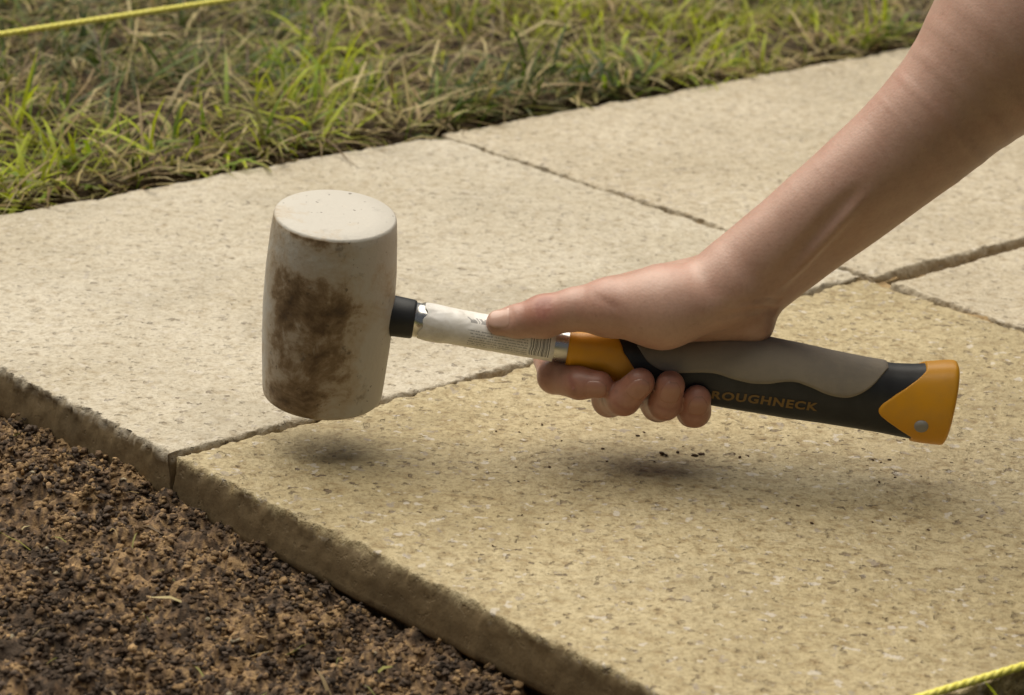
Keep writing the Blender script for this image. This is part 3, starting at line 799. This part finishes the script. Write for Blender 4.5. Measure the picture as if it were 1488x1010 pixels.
def body_sdf(p):
    d = arm_sdf(p)
    # palm: wrist to each knuckle, on the far side and over the handle
    for nm, w in (('index', (1062, 404, 2)), ('middle', (1066, 408, 10)), ('ring', (1075, 413, 16)), ('little', (1085, 422, 18))):
        x, y, dd, r = FING[nm][0]
        d = smin(d, cap(p, K(*w), K(x, y, dd), 14.5 * mm, (r + 0.5) * mm), 9 * mm)
    # thenar and thumb
    th = cap(p, K(1052, 424, -8), K(962, 447, -14), 18 * mm, 19.6 * mm)
    th = smin(th, cap(p, K(962, 447, -14), K(884, 447, -13), 19.6 * mm, 14.2 * mm), 8 * mm)
    th = smin(th, cap(p, K(884, 447, -13), K(838, 449, -11), 14.2 * mm, 10.3 * mm), 5 * mm)
    th = smin(th, cap(p, K(838, 449, -11), K(789, 460, -9), 10.3 * mm, 10.7 * mm), 4 * mm)
    th = smin(th, cap(p, K(789, 460, -9), K(752, 467, -8), 10.7 * mm, 8.3 * mm), 3 * mm)
    th = smin(th, cap(p, K(752, 467, -8), K(725, 469, -7), 8.3 * mm, 6.6 * mm), 3 * mm)
    d = smin(d, th, 9 * mm)
    # web between thumb and index, heel of the hand
    d = smin(d, cap(p, K(955, 428, 2), K(892, 436, 14), 14 * mm, 10 * mm), 9 * mm)
    d = smin(d, cap(p, K(1040, 446, 0), K(1094, 462, 4), 14 * mm, 10.5 * mm), 7 * mm)
    d = smin(d, cap(p, K(1094, 478, 2), K(1104, 484, 12), 4.0 * mm, 4.5 * mm), 9 * mm)
    d = smin(d, cap(p, K(1000, 468, 2), K(1092, 474, 4), 11 * mm, 8.5 * mm), 6 * mm)
    return d
def grip_sdf(p):
    t = (p - HA) @ HAX; v = (p - HA) @ HUP - np.where(t < T0, np.interp(t, [0, T0], [v_c0, g_c(T0)]), g_c(t)); w = (p - HA) @ HDP
    h = np.where(t < T0, srad(t), g_h(t)); dd = np.where(t < T0, srad(t), g_d(t))
    return (np.sqrt((v / h) ** 2 + (w / dd) ** 2) - 1) * np.minimum(h, dd)
def front_pt(sdf, px, py):
    """first point of the surface met from the camera side along a pixel's ray"""
    dd = np.linspace(-0.06, 0.03, 400); P = np.array([at(px, py, q) for q in dd]); f = sdf(P)
    k = np.argmax(f < 0); return P[k]
TEN = [front_pt(body_sdf, x, y) for x, y in ((1138, 412), (1160, 390), (1185, 362), (1212, 333), (1238, 305), (1262, 280))]
TEN_R = [0.6, 1.6, 2.2, 2.2, 1.7, 0.4]
GRV = [front_pt(body_sdf, x, y) for x, y in ((1130, 404), (1150, 381), (1175, 353), (1202, 323), (1229, 294), (1254, 268))]
GRV_R = [0.6, 1.8, 2.6, 2.6, 1.9, 0.3]
def line_dist(p, pts, vals):
    best = np.full(len(p), 1e9); val = np.zeros(len(p))
    for a, b, va, vb in zip(pts[:-1], pts[1:], vals[:-1], vals[1:]):
        ba = b - a; h = np.clip((p - a) @ ba / (ba @ ba), 0, 1); d = np.linalg.norm(p - a - h[:, None] * ba, axis=1)
        m = d < best; best = np.where(m, d, best); val = np.where(m, va + (vb - va) * h, val)
    return best, val
CRE = [front_pt(body_sdf, x, y) for x, y in ((1040, 463), (1062, 457), (1085, 453), (1108, 451), (1126, 452))]
CRE2 = [front_pt(body_sdf, x, y) for x, y in ((1062, 446), (1080, 440), (1098, 436), (1116, 434), (1132, 436))]
CRE_R = [0.2, 1.2, 1.5, 1.5, 1.3]
def _fing(p):
    f = None
    for nm in FING:
        c = finger_sdf(p, nm); f = c if f is None else np.minimum(f, c)
    return f
NAIL_BED = [(front_pt(_fing, x, y), 0.55) for x, y in ((931, 561), (975, 565), (1015, 585))] + [(front_pt(body_sdf, 731, 459), 0.8)]
def _both(p): return np.minimum(body_sdf(p), _fing(p))
FOLDS = [([front_pt(_both, x, y) for x, y in pl], dp, wd) for pl, dp, wd in (
    (((784, 436), (781, 444), (781, 452), (784, 459)), 0.45, 0.0011), (((791, 434), (789, 443), (789, 451), (792, 460)), 0.6, 0.0012),
    (((798, 434), (797, 442), (798, 450)), 0.4, 0.0011), (((862, 426), (875, 437), (890, 445), (904, 449)), 0.35, 0.0022),
    (((956, 590), (964, 595), (974, 596), (984, 592)), 0.45, 0.0011), (((894, 586), (902, 593), (912, 596), (922, 594)), 0.45, 0.0011),
    (((1000, 602), (1008, 605), (1018, 604)), 0.4, 0.0011), (((828, 548), (832, 557), (834, 567)), 0.4, 0.0011),
    (((1000, 385), (1018, 402), (1030, 424), (1036, 446)), 1.1, 0.0050))]
def hand_sdf(p):
    f = None
    for nm in FING:
        c = finger_sdf(p, nm); f = c if f is None else smin(f, c, 1.0 * mm)
    d = smin(body_sdf(p), f, 5 * mm)
    q, w = line_dist(p, TEN, TEN_R); d = d - w * mm * np.exp(-(q / 0.0036) ** 2)
    q, w = line_dist(p, GRV, GRV_R); d = d + w * mm * np.exp(-(q / 0.0038) ** 2)
    # wrist creases, soft unevenness of muscle and veins
    q, w = line_dist(p, CRE, CRE_R); d = d + w * mm * np.exp(-(q / 0.0019) ** 2)
    q, w = line_dist(p, CRE2, CRE_R); d = d + 0.5 * w * mm * np.exp(-(q / 0.0015) ** 2)
    d = d + 0.8 * mm * (fbm(p, 45, 2, seed=61) - 0.5)
    for pts_, dep_, wid_ in FOLDS:
        q, w = line_dist(p, pts_, [0.3 if k in (0, len(pts_) - 1) else 1.0 for k in range(len(pts_))]); d = d + dep_ * w * mm * np.exp(-(q / wid_) ** 2)
    for c0, am in NAIL_BED:
        d = d + am * mm * np.exp(-(np.linalg.norm(p - c0, axis=1) / 0.0062) ** 6)
    g = grip_sdf(p) - 0.0004
    return np.maximum(d, -g)

def polygonise(sdf, lo, hi, vox):
    n = np.ceil((hi - lo) / vox).astype(int) + 1
    B = 6
    nb = np.ceil(n / B).astype(int)
    bi = np.stack(np.meshgrid(*[np.arange(k) for k in nb], indexing='ij'), -1).reshape(-1, 3)
    ctr = lo + (bi * B + (B - 1) / 2) * vox
    dc = sdf(ctr); act = np.abs(dc) < vox * B * 0.95 + 0.004
    D = np.where(dc > 0, 1.0, -1.0).reshape(nb).repeat(B, 0).repeat(B, 1).repeat(B, 2).astype(np.float32)
    off = np.stack(np.meshgrid(*[np.arange(B)] * 3, indexing='ij'), -1).reshape(-1, 3)
    ii = (bi[act][:, None] * B + off[None]).reshape(-1, 3)
    vals = np.concatenate([sdf(lo + c * vox) for c in np.array_split(ii, max(1, len(ii) // 200000))])
    D[ii[:, 0], ii[:, 1], ii[:, 2]] = vals
    S = D < 0
    # cells with a sign change
    c = np.zeros(tuple(np.array(D.shape) - 1), np.int8)
    sl = lambda k: (slice(k, -1) if k == 0 else slice(1, None))
    for dx in (0, 1):
        for dy in (0, 1):
            for dz in (0, 1): c += S[sl(dx), sl(dy), sl(dz)]
    cell = np.argwhere((c > 0) & (c < 8)); vid = -np.ones(c.shape, np.int32); vid[tuple(cell.T)] = np.arange(len(cell))
    P = lo + (cell + 0.5) * vox
    for it in range(5):
        e = 2e-4; d0 = sdf(P); g = np.stack([sdf(P + e * np.eye(3)[k]) - sdf(P - e * np.eye(3)[k]) for k in range(3)], -1) / (2 * e)
        g2 = (g * g).sum(1); P = P - np.clip((d0 / np.maximum(g2, 0.2)), -vox, vox)[:, None] * g
    F = []
    for ax in range(3):
        u, v = (ax + 1) % 3, (ax + 2) % 3
        a0 = [slice(None)] * 3; a1 = [slice(None)] * 3; a0[ax] = slice(0, -1); a1[ax] = slice(1, None)
        ed = np.argwhere(S[tuple(a0)] != S[tuple(a1)])
        ed = ed[(ed[:, u] > 0) & (ed[:, v] > 0) & (ed[:, u] < c.shape[u]) & (ed[:, v] < c.shape[v])]
        q = []
        for du, dv in ((1, 1), (0, 1), (0, 0), (1, 0)):
            k = ed.copy(); k[:, u] -= du; k[:, v] -= dv; q.append(vid[tuple(k.T)])
        q = np.stack(q, -1); ins = S[tuple(ed.T)]
        q[~ins] = q[~ins][:, ::-1]; F.append(q)
    F = np.concatenate(F); F = F[(F >= 0).all(1)]
    return P, F
allp = [K(690, 440, -20), K(1000, 640, -45), K(900, 350, 55)]
el = K(1500, 30, 24) + ARM_UP
lo = np.minimum.reduce(allp + [el]) - 0.012; hi = np.maximum.reduce(allp + [el]) + 0.052
lo[1] = Y0 - 0.050
HP, HF = polygonise(hand_sdf, lo, hi, 0.00125)

def skin_material():
    M = Mat('skin', 0.46, 0.75); M.b.inputs['Sheen Weight'].default_value = 0.12; M.b.inputs['Sheen Roughness'].default_value = 0.4
    a = M.n('ShaderNodeVertexColor'); a.layer_name = 'tint'; v = M.coord('Object')
    c = M.mix(0.55, a.outputs[0], M.ramp(M.noise(v, 55, 5, 0.6), [(0.3, (0.86, 0.78, 0.74)), (0.5, (1, 1, 1)), (0.72, (1.08, 1.08, 1.08))]), 'MULTIPLY')
    c = M.mix(0.5, c, M.ramp(M.noise(v, 420, 3, 0.6), [(0.3, (0.85, 0.80, 0.78)), (0.5, (1, 1, 1)), (0.7, (1.08, 1.06, 1.05))]), 'MULTIPLY')
    c = M.mix(M.math('MULTIPLY', M.gray(M.noise(v, 26, 4, 0.65), 0.5, 0.68), 0.35), c, (0.44, 0.20, 0.14))
    c = M.mix(M.math('MULTIPLY', M.gray(M.noise(v, 210, 3, 0.6), 0.66, 0.72), 0.3), c, (0.26, 0.13, 0.08))
    M.color(c)
    M.b.inputs['Subsurface Weight'].default_value = 0.12
    M.b.inputs['Subsurface Radius'].default_value = (0.010, 0.0035, 0.0018)
    M.b.inputs['Subsurface Scale'].default_value = 0.5
    vo = M.n('ShaderNodeTexVoronoi', Scale=700.0); M.l(v, vo.inputs['Vector'])
    n1 = M.bump(vo.outputs['Distance'], 0.15, 0.0004)
    n2 = M.bump(M.noise(v, 110, 4, 0.6), 0.2, 0.0007, n1)
    M.normal(n2)
    return M.m
def skin_col(P):
    base = np.array([0.51, 0.312, 0.235]) * np.ones((len(P), 1))
    red = np.array([0.37, 0.14, 0.085])
    w = np.zeros(len(P))
    for (x, y, d, s, k) in ((786, 448, -14, 0.013, 0.9), (862, 420, 20, 0.018, 0.5), (875, 440, -20, 0.016, 0.35), (730, 465, -10, 0.008, 0.3)):
        w = np.maximum(w, k * np.exp(-(np.linalg.norm(P - K(x, y, d), axis=1) / s) ** 2))
    for nm in FING:
        for j in (1, 2, 3, 4):
            x, y, d, r = FING[nm][j]
            w = np.maximum(w, (0.95 if j in (1, 4) else 0.85) * np.exp(-(np.linalg.norm(P - K(x, y, d), axis=1) / 0.016) ** 2))
    c = base + (red - base) * w[:, None]
    for pts_, dep_, wid_ in FOLDS[:3] + FOLDS[4:-1]:
        q, _w = line_dist(P, pts_, [1.0] * len(pts_)); k_ = 0.30 * np.exp(-(q / (wid_ * 1.2)) ** 2)
        c = c * (1 - k_[:, None] * np.array([0.55, 1.0, 1.0]))  # crease shade painted along the folds as darker, redder skin
    # earth rubbed into the finger ends
    fz = np.zeros(len(P))
    for nm in ('middle', 'ring', 'little'):
        x, y, d, r = FING[nm][3]
        fz = np.maximum(fz, np.exp(-(np.linalg.norm(P - K(x, y, d), axis=1) / 0.02) ** 2))
    dirt = sstep(0.55, 0.75, fbm(P, 140, 3, seed=51)) * fz
    c = c * (1 - 0.55 * dirt[:, None])
    return c
# the rest of the kneeling body, beyond the right edge of the picture
EL = K(1500, 30, 24); SR = EL + ARM_UP * 1.42
FWD = np.array([-0.5, -0.866, 0.0]); RGT = np.array([-0.866, 0.5, 0.0]); ZUP = np.array([0, 0, 1.0])
SL = SR - RGT * 0.36; CH = (SR + SL) / 2 - ZUP * 0.07 - FWD * 0.02
PEL = CH - FWD * 0.20 - ZUP * 0.17; PEL[2] = max(PEL[2], 0.24)
NK = (SR + SL) / 2 + ZUP * 0.05 + FWD * 0.02; HD = NK + ZUP * 0.125 + FWD * 0.05
HF_ = np.array([-0.80, -0.50, -0.33]); HF_ /= np.linalg.norm(HF_); HS = np.cross(HF_, ZUP); HS /= np.linalg.norm(HS); HU = np.cross(HS, HF_)
EL_L = SL + FWD * 0.10 - ZUP * 0.24 - RGT * 0.06
HIP_R, HIP_L = PEL + RGT * 0.09, PEL - RGT * 0.09
def flat(v, z): w = v.copy(); w[2] = z; return w
KN_R = flat(HIP_R + FWD * 0.30 + RGT * 0.03, 0.072); KN_L = flat(HIP_L + FWD * 0.34 - RGT * 0.05, 0.072)
AN_R = flat(KN_R - FWD * 0.38 - RGT * 0.02, 0.062); AN_L = flat(KN_L - FWD * 0.38, 0.062)
WR_L = KN_L * 0.62 + HIP_L * 0.38 + ZUP * 0.105
def un(ds, k):
    d = ds[0]
    for q in ds[1:]: d = smin(d, q, k)
    return d
def ell(p, c, r3):
    q = np.stack([(p - c) @ HF_ / r3[0], (p - c) @ HS / r3[1], (p - c) @ HU / r3[2]], -1); return (np.linalg.norm(q, axis=1) - 1) * min(r3)
def head_sdf(p):
    d = un([ell(p, HD + HU * 0.025 - HF_ * 0.01, (0.098, 0.078, 0.100)), ell(p, HD - HU * 0.035 + HF_ * 0.025, (0.066, 0.058, 0.080)), cap(p, NK - ZUP * 0.05, HD - HU * 0.03 - HF_ * 0.02, 0.062, 0.054)], 0.03)
    d = un([d, cap(p, HD + HF_ * 0.086 + HU * 0.010, HD + HF_ * 0.112 - HU * 0.028, 0.008, 0.012)], 0.012)
    for sg in (-1, 1):
        d = smin(d, cap(p, HD + HS * sg * 0.076 - HF_ * 0.010 + HU * 0.02, HD + HS * sg * 0.072 - HU * 0.022, 0.012, 0.008), 0.006)
        d = np.maximum(d, -(np.linalg.norm(p - (HD + HF_ * 0.105 + HS * sg * 0.032 + HU * 0.008), axis=1) - 0.017))
        d = np.minimum(d, np.linalg.norm(p - (HD + HF_ * 0.080 + HS * sg * 0.031 + HU * 0.008), axis=1) - 0.0125)
    lip = HD + HF_ * 0.094 - HU * 0.058
    d = smin(d, cap(p, lip - HS * 0.018, lip + HS * 0.018, 0.007, 0.007), 0.008)
    d = d + 0.003 * np.exp(-(((p - lip) @ HU) / 0.002) ** 2) * (np.linalg.norm(p - lip, axis=1) < 0.03)
    return d
def left_arm_sdf(p):
    d = un([cap(p, SL, EL_L, 0.046, 0.040), cap(p, EL_L, WR_L, 0.040, 0.025)], 0.015)
    fd = KN_L - HIP_L; fd = fd / np.linalg.norm(fd); sd2 = np.cross(fd, ZUP); sd2 /= np.linalg.norm(sd2)
    pc = WR_L + fd * 0.05 - ZUP * 0.008
    d = smin(d, un([cap(p, WR_L + sd2 * o, pc + fd * 0.03 + sd2 * o * 1.7, 0.016, 0.013) for o in (-0.014, 0.0, 0.014)], 0.01), 0.015)
    for o, L in ((-0.033, 0.062), (-0.011, 0.078), (0.011, 0.084), (0.032, 0.074)):
        b0 = pc + fd * 0.035 + sd2 * o; m0 = b0 + fd * L * 0.5 - ZUP * 0.004 + sd2 * o * 0.15; t0 = m0 + fd * L * 0.42 - ZUP * 0.024
        d = smin(d, np.minimum(cap(p, b0, m0, 0.0095, 0.0088), cap(p, m0, t0, 0.0088, 0.0072)), 0.004)
    b0 = WR_L + fd * 0.02 + sd2 * 0.022; m0 = b0 + fd * 0.035 + sd2 * 0.026 - ZUP * 0.010
    return smin(d, np.minimum(cap(p, b0, m0, 0.013, 0.0105), cap(p, m0, m0 + fd * 0.034 + sd2 * 0.004 - ZUP * 0.012, 0.0105, 0.008)), 0.008)
def folds(p, f, a, sd_): return a * (fbm(p, f, 3, seed=sd_) - 0.5)
def shirt_sdf(p):
    tor = un([cap(p, PEL + ZUP * 0.06 + RGT * o, CH + RGT * o * 1.25, 0.125, 0.118) for o in (-0.055, 0.055)], 0.05)
    tor = un([tor, cap(p, SR - ZUP * 0.01 - RGT * 0.03, SL - ZUP * 0.01 + RGT * 0.03, 0.068, 0.068)], 0.07)
    tor = un([tor, cap(p, SR, SR * 0.42 + EL * 0.58, 0.062, 0.059), cap(p, SL, SL * 0.45 + EL_L * 0.55, 0.062, 0.059)], 0.035)
    tor = np.maximum(tor, -(cap(p, NK - ZUP * 0.01, NK + ZUP * 0.2, 0.064, 0.07)))
    return tor + folds(p, 16, 0.016, 71)
def trousers_sdf(p):
    d = un([cap(p, HIP_R, HIP_L, 0.125, 0.125), cap(p, HIP_R, KN_R, 0.098, 0.068), cap(p, HIP_L, KN_L, 0.098, 0.068)], 0.05)
    return un([d, cap(p, KN_R, AN_R, 0.064, 0.052), cap(p, KN_L, AN_L, 0.064, 0.052)], 0.02) + folds(p, 18, 0.012, 73)
def bbox(pts, m): P_ = np.array(pts); return P_.min(0) - m, P_.max(0) + m
hv, hf = polygonise(head_sdf, *bbox([HD + ZUP * 0.06, HD - ZUP * 0.05, NK], 0.12), 0.004)
lv, lf = polygonise(left_arm_sdf, *bbox([SL, EL_L, WR_L, KN_L], 0.10), 0.004)
ALLV = np.concatenate([HP, hv, lv]); ALLF = np.concatenate([HF, hf + len(HP), lf + len(HP) + len(hv)])
person = mesh_obj('person', ALLV, ALLF, skin_material(), col=np.concatenate([skin_col(HP), np.tile([0.51, 0.312, 0.235], (len(hv) + len(lv), 1))]))
tag(person, 'bare right forearm and hand reaching down to grip the mallet handle', 'person')
def cloth(name, col1, col2):
    M = Mat(name, 0.9, 0.2); v = M.coord('Object'); M.color(M.mix(M.gray(M.noise(v, 12, 5), 0.35, 0.65), col1, col2)); M.normal(M.bump(M.noise(v, 700, 2), 0.3, 0.0006)); return M.m
for nm_, f_, bb, mt_ in (('shirt', shirt_sdf, bbox([SR, SL, PEL, CH, EL], 0.15), cloth('navy_cotton', (0.03, 0.035, 0.055), (0.045, 0.05, 0.075))),
                         ('trousers', trousers_sdf, bbox([HIP_R, HIP_L, KN_R, KN_L, AN_R, AN_L], 0.15), cloth('grey_canvas', (0.06, 0.058, 0.055), (0.09, 0.085, 0.08)))):
    v_, f__ = polygonise(f_, *bb, 0.010); v_[:, 2] = np.maximum(v_[:, 2], 0.004)
    mesh_obj(nm_, v_, f__, mt_, person)
m_boot = cloth('brown_leather', (0.09, 0.055, 0.03), (0.12, 0.075, 0.04))
for an_ in (AN_R, AN_L):
    toe = flat(an_ - FWD * 0.17, 0.045)
    v_, f__ = polygonise(lambda p: un([cap(p, an_, an_ - FWD * 0.05, 0.058, 0.05), cap(p, an_ - FWD * 0.03, toe, 0.05, 0.038)], 0.02), *bbox([an_, toe], 0.08), 0.007)
    v_[:, 2] = np.maximum(v_[:, 2], 0.004); mesh_obj('boot', v_, f__, m_boot, person)
def hair_sdf(p):
    d = ell(p, HD + HU * 0.032 - HF_ * 0.016, (0.104, 0.085, 0.104)) + 0.006 * (fbm(p, 60, 3, seed=81) - 0.5)
    cut = (p - (HD + HF_ * 0.045)) @ HF_ + np.clip(-((p - HD) @ HU - 0.062), -0.05, 1) * 0.9
    return np.maximum(np.maximum(d, cut), -((p - HD) @ HU + 0.055))
v_, f__ = polygonise(hair_sdf, *bbox([HD], 0.16), 0.006)
mesh_obj('hair', v_, f__, cloth('dark_hair', (0.025, 0.016, 0.01), (0.05, 0.032, 0.02)), person)

# finger nails, laid on the finger ends
def nail_material():
    M = Mat('fingernail', 0.24, 0.55, (0.62, 0.40, 0.32)); v = M.coord('Object')
    a = M.n('ShaderNodeVertexColor'); a.layer_name = 'tint'; M.color(a.outputs[0])
    M.normal(M.bump(M.noise(v, 300, 2), 0.1, 0.0004)); return M.m
m_nail = nail_material()
def nail(name_pts, nrm, back, front, half, tone=(0.42, 0.21, 0.145)):
    a, b = name_pts; ax = (b - a) / np.linalg.norm(b - a)
    n = nrm - ax * (nrm @ ax); n /= np.linalg.norm(n); sd_ = np.cross(ax, n)
    ns, nq = 13, 13; P = np.zeros((ns, nq, 3)); col = np.zeros((ns, nq, 3))
    for i in range(ns):
        for j in range(nq):
            u = i / (ns - 1); w = (j / (nq - 1)) * 2 - 1
            # oval outline, squarer towards the free edge
            s = -back + (back + front) * u
            an = w * half * (1 - abs(2 * u - 1) ** 3.0 * 0.72) ** 0.5
            o = b + ax * s; d = n * math.cos(an) + sd_ * math.sin(an)
            P[i, j] = o; col[i, j] = d
    dirs_ = col.reshape(-1, 3).copy(); org = P.reshape(-1, 3)
    lo_ = np.zeros(len(org)); hi_ = np.full(len(org), 0.016)
    for it in range(24):
        md = (lo_ + hi_) / 2; ins = hand_sdf(org + dirs_ * md[:, None]) < 0
        lo_ = np.where(ins, md, lo_); hi_ = np.where(ins, hi_, md)
    uu = np.repeat(np.arange(ns) / (ns - 1), nq); ww = np.tile(np.linspace(-1, 1, nq), ns)
    edge = (uu < 0.01) | (np.abs(ww) > 0.99) | (uu > 0.99)
    off = np.where(edge, -0.0002, 0.00022 + 0.0003 * uu); 
    V = org + dirs_ * (lo_ + off)[:, None]
    tc = np.array(tone) * np.ones((len(V), 1)); 
    fe = np.maximum(np.maximum(sstep(0.9, 1.0, uu), 0.6 * sstep(0.1, 0.0, uu)), 0.7 * sstep(0.86, 1.0, np.abs(ww)))[:, None]; tc = tc * (1 - fe) + np.array([0.30, 0.17, 0.12]) * fe
    mesh_obj('fingernail', V, grid_faces(ns, nq), m_nail, person, col=tc)
nail((K(752, 467, -8), K(725, 469, -7)), np.array([-0.1, -0.72, 0.68]), 0.0070, 0.0052, 0.95, (0.58, 0.37, 0.29))
for nm, bk, fr2 in (('index', 0.005, 0.0058), ('middle', 0.0055, 0.0062), ('ring', 0.0055, 0.0062), ('little', 0.0045, 0.006)):
    (x0, y0, d0, _), (x1, y1, d1, _) = FING[nm][3], FING[nm][4]
    a_, b_ = K(x0, y0, d0), K(x1, y1, d1)
    t = t_of(b_); gc = HA + t * HAX + g_c(t) * HUP
    n_ = b_ - gc; n_ = n_ - HAX * (n_ @ HAX); n_ = 0.35 * n_ / np.linalg.norm(n_) + np.array([0.12 if nm != 'index' else -0.1, -1.0, 0.0])
    nail((a_, b_), n_, bk, fr2, 0.85)
